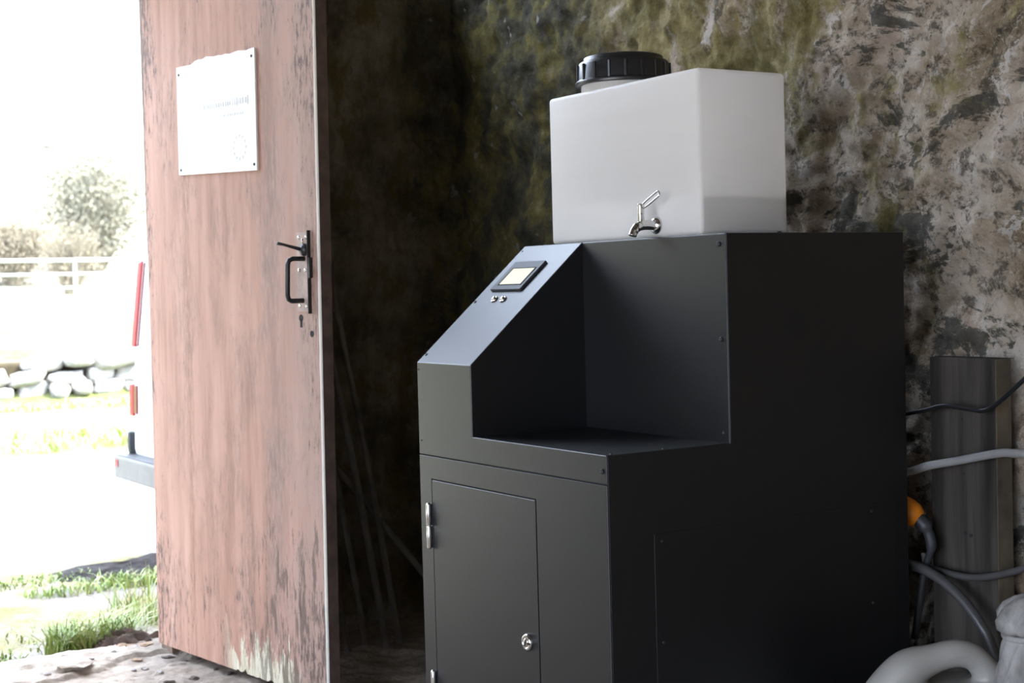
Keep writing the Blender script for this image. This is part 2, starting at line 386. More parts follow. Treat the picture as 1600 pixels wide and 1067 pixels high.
# floor: worn concrete with a slightly broken front edge
def grid(name, mat, xs_, ys_, hz, parent=None, thick=0):
    V = []; F = []; n = len(ys_)
    for x in xs_:
        for y in ys_: V.append((x, y, hz(x, y)))
    for i in range(len(xs_) - 1):
        for j in range(n - 1):
            a = i * n + j; F.append((a, a + n, a + n + 1, a + 1))
    return obj(name, (V, [], F), mat, parent, smooth=True)
fx = lsp(-3.6, .6, 10) + lsp(.6, 2.95, 200)[1:] + [3.1]; fy = lsp(-3.2, 3.9, 12) + lsp(3.9, 5.36, 140)[1:]
def edge_y(x): return 5.30 + .03 * noise.noise(Vector((x * 3, 0, 2))) + .10 * max(0, 1.2 - x) * .3
def fh(x, y):
    h = .009 * noise.fractal(Vector((x * 9, y * 9, 0)), .7, 2, 5) if y > 3.8 else 0
    k = noise.fractal(Vector((x * 2.6, y * 4.2, 9)), .8, 2, 4)
    h += .014 * min(1, max(0, (k - .15) * 14)) * (1 if y > 4.3 else 0)
    e = edge_y(x)
    if y > e: h -= min(.10, (y - e) * 2.5)
    return h - .004
fo = grid('floor', 'floor_concrete', fx, fy, fh); tag(fo, 'worn dusty concrete floor and threshold', kind='structure')
# doorway timber frame hidden mostly behind the leaf
bm = bmesh.new(); box(bm, (1.715, 5.02, 0), (1.86, 5.13, 2.345)); box(bm, (.58, 5.02, 2.345), (1.86, 5.13, 2.38)); box(bm, (.58, 5.02, 0), (.66, 5.13, 2.345))
tag(obj('trim_1', bm, 'frame_wood'), 'timber frame around the barn doorway', kind='structure')

# ------------------------------------------------------------------ barn door leaf
a_ = Vector((1.667, 5.018, 0)); dv = Vector((.174, -.985, 0)).normalized()
door = empty('door_1', a_)
tag(door, 'weathered pink painted barn door leaf standing open', kind='structure')
# local axes: x along the leaf away from the hinge, y into its thickness (away from the viewer), z up; the leaf sags about one degree
X = dv.copy(); Yl = Vector((0, 0, 1)).cross(X); rot = Matrix((X, Yl, Vector((0, 0, 1)))).transposed()
door.rotation_euler = (rot @ Matrix.Rotation(math.radians(1.0), 3, 'Y')).to_euler()
TH = .042; z0d, z1d = .045, 2.33
edges = [0, .255, .482, .712, 1.018]
for i in range(4):
    bm = nbox((edges[i] + (.0001 if i else 0), 0, z0d), (edges[i + 1] - (.0001 if i < 3 else 0), TH, z1d))
    if i == 2 or i == 3:      # ragged rotten foot
        bmesh.ops.delete(bm, geom=bm.verts[:], context='VERTS')
        n = 24; xa, xb = edges[i] + .0001, edges[i + 1] - (.0001 if i < 3 else 0)
        def foot(x): return z0d + max(0, .022 * noise.noise(Vector((x * 26, 3, 1))) + .012 * noise.noise(Vector((x * 80, 1, 1)))) * (1 if .5 < x < .93 else .2)
        prof = [(xa, z1d), (xb, z1d)] + [(x, foot(x)) for x in lsp(xb, xa, n)]
        A = [bm.verts.new((x, 0, z)) for x, z in prof]; B = [bm.verts.new((x, TH, z)) for x, z in prof]
        for k in range(len(prof)): bm.faces.new((A[k], A[(k + 1) % len(prof)], B[(k + 1) % len(prof)], B[k]))
        bm.faces.new(A[::-1]); bm.faces.new(B); bmesh.ops.recalc_face_normals(bm, faces=bm.faces)
        if i == 3:            # worn arris on the lock edge
            ee = [e for e in bm.edges if all(abs(v_.co.x - xb) < 1e-5 and v_.co.y < 1e-5 for v_ in e.verts)]
            bmesh.ops.bevel(bm, geom=ee, offset=.004, segments=2, affect='EDGES', profile=.5)
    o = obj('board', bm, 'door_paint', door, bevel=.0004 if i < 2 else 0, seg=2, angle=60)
    o.data.materials.append(M['door_edge'])
    for p in o.data.polygons:
        if p.normal.y > .5 or p.normal.x > .97: p.material_index = 1
bm = bmesh.new()
for z in (.3, 1.2, 2.05): box(bm, (.04, TH, z), (.99, TH + .03, z + .16))
obj('ledge_rail', bm, 'door_edge', door, bevel=.002)
for z in (.38, 2.13): obj('strap_hinge', nbox((-.03, TH + .03, z - .02), (.6, TH + .038, z + .03)), 'black_iron', door)
# latch furniture (local coords: x along the leaf, y<0 towards the viewer)
pl = obj('latch_plate', nbox((.905, -.004, 1.205), (.972, 0, 1.440)), 'latch_plate', door, bevel=.001)
obj('plate_flange', nbox((.9715, -.012, 1.20), (.974, 0, 1.445)), 'black_iron', pl)
obj('keeper', nbox((.975, -.012, 1.305), (.983, 0, 1.365)), 'black_iron', pl)
for x, z in ((.918, 1.425), (.958, 1.425), (.918, 1.328), (.950, 1.328), (.918, 1.222), (.953, 1.222)):
    obj('rivet', lathe(bmesh.new(), [(.006, 0), (.0055, .0015), (.003, .003), (.0005, .0034)], 12, Vector((0, -1, 0)), Vector((x, -.004, z))), 'steel', pl, smooth=True)
hp = [(.945, -.003, 1.362), (.945, -.045, 1.362), (.943, -.056, 1.357), (.942, -.060, 1.345), (.940, -.060, 1.30), (.938, -.060, 1.255), (.937, -.056, 1.243), (.935, -.045, 1.238), (.935, -.003, 1.238)]
obj('pull_handle', tube(bmesh.new(), hp, .0075, 10), 'black_iron', door, smooth=True)
th = obj('thumb_latch', lathe(bmesh.new(), [(.019, 0), (.018, .008), (.010, .014), (.003, .016)], 16, Vector((0, -1, 0)), Vector((.950, -.004, 1.388))), 'black_iron', door, smooth=True)
obj('lever', tube(bmesh.new(), [(.950, -.012, 1.388), (.935, -.035, 1.396), (.925, -.062, 1.404), (.922, -.082, 1.408)], [.006, .005, .004, .005], 8), 'black_iron', th, smooth=True)
obj('hook', tube(bmesh.new(), spline([(.945, -.008, 1.402), (.950, -.012, 1.412), (.946, -.010, 1.42), (.940, -.008, 1.414)], 5), .0025, 6), 'steel', th, smooth=True)
kh = lathe(bmesh.new(), [(.0105, 0), (.0105, .0008)], 16, Vector((0, -1, 0)), Vector((.917, 0, 1.186))); box(kh, (.912, -.0008, 1.158), (.923, 0, 1.184))
obj('keyhole', kh, 'gap_black', door)
obj('spindle_hole', lathe(bmesh.new(), [(.0095, 0), (.0095, .0008)], 16, Vector((0, -1, 0)), Vector((.972, 0, 1.14))), 'gap_black', door)

# white sign screwed to the leaf
sg = empty('door_sign'); sg.matrix_world = Matrix.Translation(a_) @ (rot @ Matrix.Rotation(math.radians(1.0), 3, 'Y')).to_4x4()
tag(sg, 'blank-looking white sign board with faint print screwed to pink door', 'sign')
n = 20; top = [(x, 2.008 + .008 * noise.noise(Vector((x * 22, 5, 0))) - (.01 if x < .33 else 0)) for x in lsp(.236, .706, n)]
prof = [(.706, 1.636), (.236, 1.646)] + top
bm = bmesh.new(); A = [bm.verts.new((x, -.007, z)) for x, z in prof]; B = [bm.verts.new((x, -.001, z)) for x, z in prof]
for k in range(len(prof)): bm.faces.new((A[k], A[(k + 1) % len(prof)], B[(k + 1) % len(prof)], B[k]))
bm.faces.new(A[::-1]); bm.faces.new(B); bmesh.ops.recalc_face_normals(bm, faces=bm.faces)
obj('sign_plate', bm, 'sign_white', sg)
for x, z in ((.25, 1.972), (.690, 1.985), (.25, 1.662), (.692, 1.655)):
    obj('screw', lathe(bmesh.new(), [(.005, 0), (.0045, .002), (.001, .003)], 10, Vector((0, -1, 0)), Vector((x, -.007, z))), 'screw_black', sg)
bm = bmesh.new()        # faded ring of stars
for k in range(12):
    t = k * math.pi / 6; cx, cz = .612 + .036 * math.sin(t), 1.712 + .036 * math.cos(t)
    vv = [bm.verts.new((cx + (.0085 if j % 2 == 0 else .0036) * math.sin(j * math.pi / 5), -.0074, cz + (.0085 if j % 2 == 0 else .0036) * math.cos(j * math.pi / 5))) for j in range(10)]
    bm.faces.new(vv)
obj('star_ring', bm, 'ink_pale', sg)
bm = bmesh.new(); x = .385          # faded, unreadable lines of print
for row, (zc, hgt, xa, xb) in enumerate(((1.853, .016, .40, .56), (1.855, .03, .575, .665), (1.817, .010, .52, .64))):
    x = xa; rq = random.Random(row)
    while x < xb:
        w = rq.uniform(.004, .011)
        hh = hgt * rq.uniform(.6, 1)
        vv = [bm.verts.new(q) for q in ((x, -.0074, zc - hh / 2), (x + w, -.0074, zc - hh / 2), (x + w, -.0074, zc + hh / 2), (x, -.0074, zc + hh / 2))]; bm.faces.new(vv)
        x += w + rq.uniform(.003, .007)
obj('faded_print', bm, 'ink_pale', sg)

# ------------------------------------------------------------------ dispensing machine
MX, MY = 1.7958, 2.5083                 # near front corner on the floor
W_, DP, U1, VC = .81, .8788, .333, .544
ZS, ZL, ZA, ZT = .8305, .8921, 1.0625, 1.352
mac = empty('dispensing_machine', (MX, MY, 0))
tag(mac, 'black powder-coated metal dispensing cabinet with sloped control panel', 'machine')
# lower cabinet: carcass + front sheet with a door opening
DV0, DV1, DZ0, DZ1 = .2754, .748, .105, .7694
gp = .0035
bm = nbox((.004, 0.0, .02), (DP, W_, ZS - .002)); obj('carcass', bm, 'powder_coat', mac, bevel=.0015)
bm = bmesh.new()
o4 = [(0, .02), (W_, .02), (W_, ZS - .002), (0, ZS - .002)]; i4 = [(DV0 - gp, DZ0 - gp), (DV1 + gp, DZ0 - gp), (DV1 + gp, DZ1 + gp), (DV0 - gp, DZ1 + gp)]
fo_ = [bm.verts.new((0, *p)) for p in o4]; fi = [bm.verts.new((0, *p)) for p in i4]; bo = [bm.verts.new((.0039, *p)) for p in o4]; bi = [bm.verts.new((.0039, *p)) for p in i4]
for k in range(4):
    j = (k + 1) % 4
    bm.faces.new((fo_[k], fo_[j], fi[j], fi[k])); bm.faces.new((bo[k], bi[k], bi[j], bo[j])); bm.faces.new((fo_[k], bo[k], bo[j], fo_[j])); bm.faces.new((fi[k], fi[j], bi[j], bi[k]))
bmesh.ops.recalc_face_normals(bm, faces=bm.faces)
obj('front_sheet', bm, 'powder_coat', mac, bevel=.0022, seg=3)
obj('door_gap_shade', nbox((.0032, DV0 - gp, DZ0 - gp), (.0039, DV1 + gp, DZ1 + gp)), 'gap_black', mac)  # black sheet standing in for the shade in the door gap
dr = obj('cabinet_door', nbox((-.0008, DV0, DZ0), (.003, DV1, DZ1)), 'powder_coat', mac, bevel=.002, seg=3)
lk = obj('lock', lathe(bmesh.new(), [(.0195, 0), (.0195, .004), (.017, .0075), (.0125, .0085), (.0120, .0065), (.0115, .0065)], 28, Vector((-1, 0, 0)), Vector((-.0008, .3186, .4427))), 'chrome', dr, smooth=True)
obj('lock_core', lathe(bmesh.new(), [(.0095, .006), (.0095, .0075), (.008, .0085)], 20, Vector((-1, 0, 0)), Vector((-.0008, .3186, .4427))), 'steel', lk, smooth=True)
bm = nbox((-.0105, .3172, .436), (-.009, .320, .449)); box(bm, (-.011, .300, .4405), (-.009, .3095, .4445)); obj('key_slot', bm, 'gap_black', lk)
for zt_, zb in ((.7118, .5966), (.2897, .1745)):
    zm = (zt_ + zb) / 2
    h = obj('hinge', tube(bmesh.new(), [(-.007, .7575, zb + .002), (-.007, .7575, zm - .001)], .0068, 14), 'chrome', mac, smooth=True, bevel=.001)
    obj('knuckle', tube(bmesh.new(), [(-.007, .7575, zm + .001), (-.007, .7575, zt_ - .002)], .0068, 14), 'chrome', h, smooth=True, bevel=.001)
    obj('hinge_pin', tube(bmesh.new(), [(-.007, .7575, zb), (-.007, .7575, zt_)], .0045, 10), 'steel', h, smooth=True)
# upper body as one folded shell
bm = bmesh.new(); v = lambda *p: bm.verts.new(p)
P = {}
for key, q in dict(a0=(0, 0, ZS), a1=(0, W_, ZS), b0=(0, 0, ZL), bc=(0, VC, ZL), c=(0, VC, ZA), d=(0, W_, ZA), e0=(U1, 0, ZL), ec=(U1, VC, ZL), f0=(U1, 0, ZT), fc=(U1, VC, ZT), f1=(U1, W_, ZT), g0=(DP, 0, ZT), g1=(DP, W_, ZT), h0=(DP, 0, ZS), h1=(DP, W_, ZS)).items(): P[key] = v(*q)
for f in ('a0 b0 bc c d a1', 'b0 e0 ec bc', 'e0 f0 fc ec', 'bc ec fc c', 'c fc f1 d', 'f0 g0 g1 f1 fc', 'g0 h0 h1 g1', 'a0 h0 g0 f0 e0 b0', 'a1 d f1 g1 h1', 'a0 a1 h1 h0'):
    bm.faces.new([P[k] for k in f.split()])
bmesh.ops.recalc_face_normals(bm, faces=bm.faces)
bm.normal_update(); wl = bm.edges.layers.float.new('bevel_weight_edge')
for e in bm.edges: e[wl] = 1.0 if e.is_convex else 0.0
up = obj('upper_body', bm, 'powder_coat', mac, bevel=.0028, seg=3); up.modifiers[0].limit_method = 'WEIGHT'
obj('seam_gap_shade', nbox((.004, .004, ZS - .002), (DP - .004, W_ - .004, ZS)), 'gap_black', mac)  # black filler painted in as the shade inside the seam
# one folded sheet closes the near side
bm = bmesh.new(); pf = [(.003, .02), (DP, .02), (DP, ZT - .001), (U1 + .002, ZT - .001), (U1 + .002, ZL - .001), (.003, ZL - .001)]
A = [bm.verts.new((x, -.0018, z)) for x, z in pf]; B = [bm.verts.new((x, .0, z)) for x, z in pf]
for k in range(6): bm.faces.new((A[k], A[(k + 1) % 6], B[(k + 1) % 6], B[k]))
bm.faces.new(A[::-1]); bm.faces.new(B); bmesh.ops.recalc_face_normals(bm, faces=bm.faces)
obj('side_panel', bm, 'powder_coat', mac, bevel=.0012)
obj('access_panel', nbox((.118, -.0030, .11), (.835, -.0015, .716)), 'powder_coat', mac, bevel=.0012)
def screw(p, ax, r=.0045, mat='screw_black', par=mac):
    return obj('screw', lathe(bmesh.new(), [(r, 0), (r * .95, r * .35), (r * .6, r * .65), (r * .55, r * .3), (r * .1, r * .3)], 12, Vector(ax), Vector(p)), mat, par, smooth=True)
for vv, z, r in ((.802, 1.0448, .0022), (.796, .866, .0022), (.0153, .8576, .0058)): screw((0, vv, z), (-1, 0, 0), r)
for vv, z, r in ((.0225, 1.3283, .0058), (.0207, 1.1195, .0055), (.0189, .9134, .004)): screw((U1, vv, z), (-1, 0, 0), r)
for u, z in ((.138, .699), (.1365, .482), (.757, .699), (.757, .482)): screw((u, -.0030, z), (0, -1, 0), .0035)
for u, vv in ((.5019, .012), (.671, .012), (.38, .78)): screw((u, vv, ZT), (0, 0, 1), .005)
for u, vv in ((.157, .010), (.02, .012)): screw((u, vv, ZL), (0, 0, 1), .004)
# control panel on the slope
sl = Vector((U1, 0, ZT - ZA)); SLN = sl.length; sd_ = sl.normalized(); nn = Vector((-sd_.z, 0, sd_.x))
def slp(t, vv, h=0): return Vector((0, vv, ZA)) + sl * t + nn * h
for t, vv, r in ((.953, .797, .0025), (.508, .797, .0045), (.064, .797, .0045)): screw(slp(t, vv), nn, r)
def slopebox(t0, t1, v0, v1, h0, h1):
    bm = bmesh.new(); q = [[[bm.verts.new(slp(t, w, h)) for h in (h0, h1)] for w in (v0, v1)] for t in (t0, t1)]
    L = [q[i][j][k] for i in (0, 1) for j in (0, 1) for k in (0, 1)]
    for f in ((0, 1, 3, 2), (4, 6, 7, 5), (0, 4, 5, 1), (2, 3, 7, 6), (0, 2, 6, 4), (1, 5, 7, 3)): bm.faces.new([L[i] for i in f])
    bmesh.ops.recalc_face_normals(bm, faces=bm.faces); return bm
dp = obj('display', slopebox(.598, .840, .623, .765, 0, .007), 'bezel', mac, bevel=.0012)
obj('screen', slopebox(.640, .775, .641, .741, .0068, .0075), 'screen', dp)
bmf = bmesh.new()
for t0, t1, v0, v1 in ((.634, .640, .636, .746), (.775, .782, .636, .746), (.634, .782, .636, .641), (.634, .782, .741, .746)):
    L = []
    q = [[[bmf.verts.new(slp(t, w, h)) for h in (.0068, .0078)] for w in (v0, v1)] for t in (t0, t1)]
    L = [q[i][j][k] for i in (0, 1) for j in (0, 1) for k in (0, 1)]
    for f in ((0, 1, 3, 2), (4, 6, 7, 5), (0, 4, 5, 1), (2, 3, 7, 6), (0, 2, 6, 4), (1, 5, 7, 3)): bmf.faces.new([L[i] for i in f])
obj('screen_frame', bmf, 'gap_black', dp)
for vv in (.7115, .670):
    b = obj('push_button', lathe(bmesh.new(), [(.0105, 0), (.0105, .003), (.0085, .0045)], 20, nn, slp(.527, vv)), 'chrome', mac, smooth=True)
    obj('button_cap', lathe(bmesh.new(), [(.0065, .0045), (.006, .0075), (.003, .0085)], 16, nn, slp(.527, vv)), 'steel', b, smooth=True)
for u in (.06, .82):
    for vv in (.06, .75): obj('foot', lathe(bmesh.new(), [(.025, 0), (.025, .012), (.012, .02)], 16, Vector((0, 0, 1)), Vector((u, vv, 0))), 'black_plastic', mac)
# sockets on the rear
for vv, z in ((.03, .90), (.03, .76), (.03, .55)):
    obj('rear_socket', lathe(bmesh.new(), [(.022, 0), (.022, .02), (.016, .03)], 16, Vector((1, 0, 0)), Vector((DP, vv + .02, z))), 'black_plastic', mac, smooth=False)

# ------------------------------------------------------------------ water tank on top
tk = empty('water_tank', (MX + .3645, MY + .12, ZT))
tag(tk, 'translucent white plastic water tank with black screw lid on black cabinet', 'tank')
TD, TW, TT = .2643, .609, .3777
def rbox(d, w, h, r, z0=0.0):
    bm = nbox((0, 0, z0), (d, w, h))
    return bm
o = obj('tank_body', nbox((0, 0, 0.0005), (TD, TW, TT)), 'tank_plastic', tk, smooth=True, bevel=.011, seg=4)
obj('water', nbox((.004, .004, .005), (TD - .004, TW - .004, .094)), 'tank_water', tk, bevel=.008)
lc = Vector((.1325, .457, TT))
obj('neck', lathe(bmesh.new(), [(.109, -.002), (.109, .03), (.10, .03)], 40, Vector((0, 0, 1)), lc), 'tank_plastic', tk, smooth=False)
lid = obj('lid', lathe(bmesh.new(), [(.110, .022), (.124, .022), (.124, .030), (.119, .034), (.117, .072), (.112, .080), (.103, .083), (.101, .092), (.094, .095), (.02, .096)], 48, Vector((0, 0, 1)), lc), 'black_plastic', tk, smooth=True, bevel=.001)
for k in range(18):
    t = 2 * math.pi * (k + .3) / 18; c, s = math.cos(t), math.sin(t)
    bm = nbox((-.003, .114, .031), (.003, .1215, .073)); bm.transform(Matrix.Translation(lc) @ Matrix.Rotation(t, 4, 'Z'))
    obj('grip_rib', bm, 'black_plastic', lid, bevel=.0008)
# tap
tp = empty('drinks_tap', (MX + .3645, MY + .2826, 1.3815))
tag(tp, 'polished chrome lever tap on front of white water tank', 'tap')
obj('flange', lathe(bmesh.new(), [(.0205, .0), (.0205, .003), (.0165, .009), (.0125, .012)], 28, Vector((-1, 0, 0))), 'chrome', tp, smooth=True)
obj('spout', tube(bmesh.new(), spline([(-.006, 0, 0), (-.026, 0, .001), (-.044, 0, .0), (-.058, 0, -.005), (-.067, 0, -.014), (-.0715, 0, -.0245)], 6), [.0118] * 14 + [.0112] * 6 + [.0105] * 5 + [.0098] * 6, 20), 'chrome', tp, smooth=True, bevel=.0008)
st = obj('stem', lathe(bmesh.new(), [(.0075, 0), (.0075, .024), (.0082, .025), (.0082, .047), (.0072, .0485)], 20, Vector((0, 0, 1)), Vector((-.046, 0, .002))), 'chrome', tp, smooth=True, bevel=.0006)
du = Vector((.22, -.80, .50)).normalized(); su = Vector((.2, .3, .9)); su = (su - du * su.dot(du)).normalized(); sp = Vector((-.046, -.005, .042))
loop = [sp + du * 0 + su * .003, sp + du * .012 + su * .0065, sp + du * .052 + su * .007, sp + du * .059 + su * .0035, sp + du * .059 - su * .0035, sp + du * .052 - su * .007, sp + du * .012 - su * .0065, sp + du * 0 - su * .003]
obj('lever_loop', tube(bmesh.new(), spline(loop, 5), .0023, 10), 'chrome', st, smooth=True)

# ------------------------------------------------------------------ things behind the machine
pst = tag(obj('timber_post', nbox((2.808, 2.353, 0), (2.865, 2.553, 1.0475)), 'post_wood', bevel=.003), 'dark weathered timber sleeper standing against limewashed wall', 'post')
pst.data.materials.append(M['post_side'])
for p in pst.data.polygons:
    if p.normal.y < -.5: p.material_index = 1
for y, z, w in ((2.455, .93, .004), (2.455, .90, .003), (2.452, .77, .004), (2.45, .625, .005), (2.432, .622, .005)):
    obj('nail_hole', lathe(bmesh.new(), [(w, 0), (w, .0015)], 10, Vector((-1, 0, 0)), Vector((2.808, y, z))), 'gap_black', pst)
def hose(name, pts, r, mat, label, cat):
    return tag(obj(name, tube(bmesh.new(), spline(pts, 10), r, 12), mat, smooth=True), label, cat)
hose('power_cable', [(2.695, 2.62, .905), (2.735, 2.575, .910), (2.75, 2.517, .922), (2.75, 2.457, .936), (2.75, 2.39, .933), (2.75, 2.334, .932), (2.745, 2.278, .962), (2.74, 2.224, 1.002), (2.74, 2.12, 1.08), (2.74, 1.95, 1.12), (2.76, 1.75, 1.0), (2.80, 1.6, .5), (2.84, 1.55, .01)], .0055, 'cable_black', 'black power cable curving up from rear of black cabinet', 'cable')
hose('water_hose', [(2.69, 2.64, .745), (2.73, 2.60, .757), (2.76, 2.565, .770), (2.76, 2.519, .786), (2.76, 2.42, .808), (2.76, 2.325, .830), (2.76, 2.271, .837), (2.76, 2.2, .825), (2.76, 2.05, .70), (2.78, 1.95, .4), (2.80, 1.9, .015)], .0105, 'hose_grey', 'pale grey water hose arching across upper part of timber sleeper', 'hose')
hose('drain_hose', [(2.69, 2.64, .555), (2.715, 2.60, .552), (2.73, 2.555, .543), (2.735, 2.506, .535), (2.735, 2.447, .513), (2.735, 2.39, .477), (2.735, 2.344, .432), (2.74, 2.32, .39), (2.75, 2.30, .30), (2.76, 2.29, .012)], .0125, 'hose_dark', 'thick dark grey drain hose drooping down behind white jerrycan', 'hose')
hose('thin_hose', [(2.79, 2.64, .535), (2.78, 2.54, .532), (2.770, 2.465, .53), (2.770, 2.406, .53), (2.77, 2.349, .54), (2.77, 2.285, .56), (2.77, 2.24, .578), (2.77, 2.1, .64), (2.78, 1.95, .6), (2.80, 1.85, .3), (2.82, 1.8, .009)], .0085, 'hose_dark', 'grey hose sagging across lower part of timber sleeper to the right', 'hose')
hose('clear_hose', [(2.80, 2.575, .56), (2.792, 2.562, .53), (2.79, 2.560, .501), (2.79, 2.578, .425), (2.79, 2.603, .356), (2.79, 2.615, .30), (2.80, 2.625, .15), (2.81, 2.63, .008)], .0062, 'hose_grey', 'thin pale hose hanging between black cabinet and timber sleeper', 'hose')
pg = empty('power_plug', (2.725, 2.605, .695)); tag(pg, 'orange industrial plug with grey collar behind black cabinet', 'plug')
ax = Vector((.30, -.80, -.50)).normalized()
obj('plug_body', lathe(bmesh.new(), [(.012, -.03), (.02, -.015), (.030, .02), (.033, .045), (.031, .065), (.022, .08), (.01, .085)], 20, ax), 'plug_orange', pg, smooth=True)
obj('collar', lathe(bmesh.new(), [(.024, -.045), (.026, -.042), (.026, -.026), (.022, -.022)], 20, ax), 'hose_grey', pg, smooth=True)
obj('cord_grip', tube(bmesh.new(), spline([ax * .07, ax * .10 + Vector((0, 0, -.01)), ax * .115 + Vector((.005, .005, -.05)), ax * .10 + Vector((.01, .02, -.13)), ax * .08 + Vector((.01, .03, -.30))], 6), [.019] * 7 + [.013] * 6 + [.009] * 12, 12), 'plug_grey', pg, smooth=True)

# ------------------------------------------------------------------ white jerrycan
jc = empty('jerrycan', (2.455, 2.235, 0), math.radians(-32))
tag(jc, 'white plastic jerrycan with moulded handle beside black cabinet', 'jerrycan')
bm = bmesh.new()
def loft(bm, secs):
    rings = []
    for (z, ax_, bx_, ca, cb) in secs:
        ring = []
        for k in range(32):
            t = 2 * math.pi * k / 32; c, s = math.cos(t), math.sin(t); p = .42
            ring.append(bm.verts.new((ca + ax_ * math.copysign(abs(c) ** p, c), cb + bx_ * math.copysign(abs(s) ** p, s), z)))
        rings.append(ring)
    for a, b in zip(rings, rings[1:]):
        for k in range(32): bm.faces.new((a[k], a[(k + 1) % 32], b[(k + 1) % 32], b[k]))
    bm.faces.new(rings[0][::-1]); bm.faces.new(rings[-1])
loft(bm, [(0, .145, .12, 0, 0), (.01, .155, .13, 0, 0), (.12, .158, .132, 0, 0), (.24, .158, .132, 0, 0), (.30, .150, .125, 0, 0), (.33, .138, .11, .01, 0), (.352, .115, .095, .02, 0.005), (.366, .095, .075, .02, .012)])
hpts = spline([(-.150, -.0, .27), (-.122, 0, .322), (-.088, 0, .368), (-.050, 0, .400), (0, 0, .419), (.050, 0, .430), (.085, 0, .421), (.108, 0, .397), (.122, 0, .365), (.125, 0, .29)], 6)
def hrad(t):
    ks = [(0, .047), (.30, .045), (.48, .031), (.72, .029), (.85, .033), (1, .038)]
    for (a, ra), (b, rb) in zip(ks, ks[1:]):
        if t <= b:
            w = (t - a) / (b - a); w = w * w * (3 - 2 * w); return ra + (rb - ra) * w
    return ks[-1][1]
tube(bm, hpts, [hrad(k / (len(hpts) - 1)) for k in range(len(hpts))], 20)
bmesh.ops.recalc_face_normals(bm, faces=bm.faces)
o = obj('can_body', bm, 'jerrycan_plastic', jc, smooth=True)
rm = o.modifiers.new('remesh', 'REMESH'); rm.mode = 'VOXEL'; rm.voxel_size = .006; rm.use_smooth_shade = True
sm = o.modifiers.new('smooth', 'SMOOTH'); sm.factor = .6; sm.iterations = 10
cp = obj('screw_cap', lathe(bmesh.new(), [(.026, .0), (.026, .028), (.022, .032)], 24, Vector((0, 0, 1)), Vector((-.03, .085, .335))), 'red_plastic', jc)

# ------------------------------------------------------------------ tied cloth bundle
sk = empty('cloth_sack', (2.385, 1.885, 0)); SKH = .045; tag(sk, 'dusty grey-white cloth sack tied near its top, right of jerrycan', 'sack')
def wob(t, h): return 1 + .11 * math.sin(5 * t + 3 * h) + .10 * math.sin(13 * t + 4 * math.sin(6 * h)) + .12 * noise.noise(Vector((math.cos(t) * 2.2, math.sin(t) * 2.2, h * 5)))
prof = [(.105, 0), (.125, .02), (.13, .1), (.125, .2), (.115, .3), (.10, .40), (.088, .47), (.078, .515), (.070, .535), (.068, .545), (.070, .552)]
pr2 = []
for (ra, ha), (rb, hb) in zip(prof, prof[1:]):
    for k in range(5): pr2.append((ra + (rb - ra) * k / 5, ha + (hb - ha) * k / 5))
pr2.append(prof[-1])
obj('sack_body', lathe(bmesh.new(), pr2, 90, Vector((0, 0, 1)), Vector((0, 0, 0)), wob), 'dusty_cloth', sk, smooth=True)
obj('tie', tube(bmesh.new(), [((.078) * math.cos(t), .078 * math.sin(t), .547 + .004 * math.sin(2 * t)) for t in [2 * math.pi * k / 40 for k in range(41)]], .006, 8), 'dusty_cloth', sk, smooth=True)
obj('gathered_top', lathe(bmesh.new(), [(.070, .550), (.084, .563), (.087, .58), (.078, .60), (.058, .615), (.03, .624), (.004, .627)], 60, Vector((0, 0, 1)), Vector((0, 0, 0)), wob), 'dusty_cloth', sk, smooth=True)

# ------------------------------------------------------------------ poles leaning in the dark corner
def pole(p, q, r, label, mat='pole_wood'):
    p, q = Vector(p), Vector(q); pts = [p.lerp(q, t) + Vector((.006 * math.sin(5 * t), 0, 0)) for t in lsp(0, 1, 10)]
    return tag(obj('leaning_pole', tube(bmesh.new(), pts, r, 10), mat, smooth=True), label, 'pole', 'poles leaning in the dark corner')
pole((2.40, 4.62, 0), (2.30, 4.985, 1.62), .011, 'thin pole in dark corner, rightmost of the upright ones')
pole((2.34, 4.60, 0), (2.22, 4.985, 1.72), .012, 'thin pole in dark corner, second upright from the right')
pole((2.28, 4.64, 0), (2.19, 4.985, 1.50), .010, 'thin pole in dark corner, third upright from the right')
pole((2.20, 4.62, 0), (2.12, 4.985, 1.35), .012, 'thin pole in dark corner nearest the pink door')
pole((2.66, 4.55, 0), (2.16, 4.90, .80), .012, 'thin pole in dark corner slanting across the others')

# ------------------------------------------------------------------ outside: land
def land(x, y):
    z = 0.0
    if y > 18.6: z += .62 * min(1, (y - 18.6) / 1.6)
    if y > 20: z += .03 * (y - 20)
    if y > 30: z += .045 * (y - 30)
    if y > 30: z += .0085 * (y - 30) * max(0, min(40, 12 - x * .25)) * (1 if y > 60 else (y - 30) / 30)  # hill raised out of view at left to block low sky
    if y > 60: z += .06 * (y - 60)
    if y > 20: z += .25 * min(1, (y - 20) / 60) * noise.fractal(Vector((x * .05, y * .05, 0)), 1, 2, 4) * min(6, 1 + y / 40)
    return z - .055 + .012 * noise.fractal(Vector((x * 2, y * 2, 3)), 1, 2, 3)
gx = lsp(-60, -2, 24) + lsp(-2, 8, 50)[1:] + lsp(8, 150, 36)[1:]
gy = lsp(5.28, 9, 60) + lsp(9, 30, 84)[1:] + lsp(30, 200, 60)[1:]
gd = grid('ground', 'yard_ground', gx, gy, land); tag(gd, 'gravel yard and rough field beyond the doorway', kind='structure')
tag(obj('ground_side', nbox((-40, -30, -.4), (-3.9, 5.3, -.06)), 'bounce_yard'), 'unseen pale ground beyond the side opening, added for warm bounce light', kind='structure')
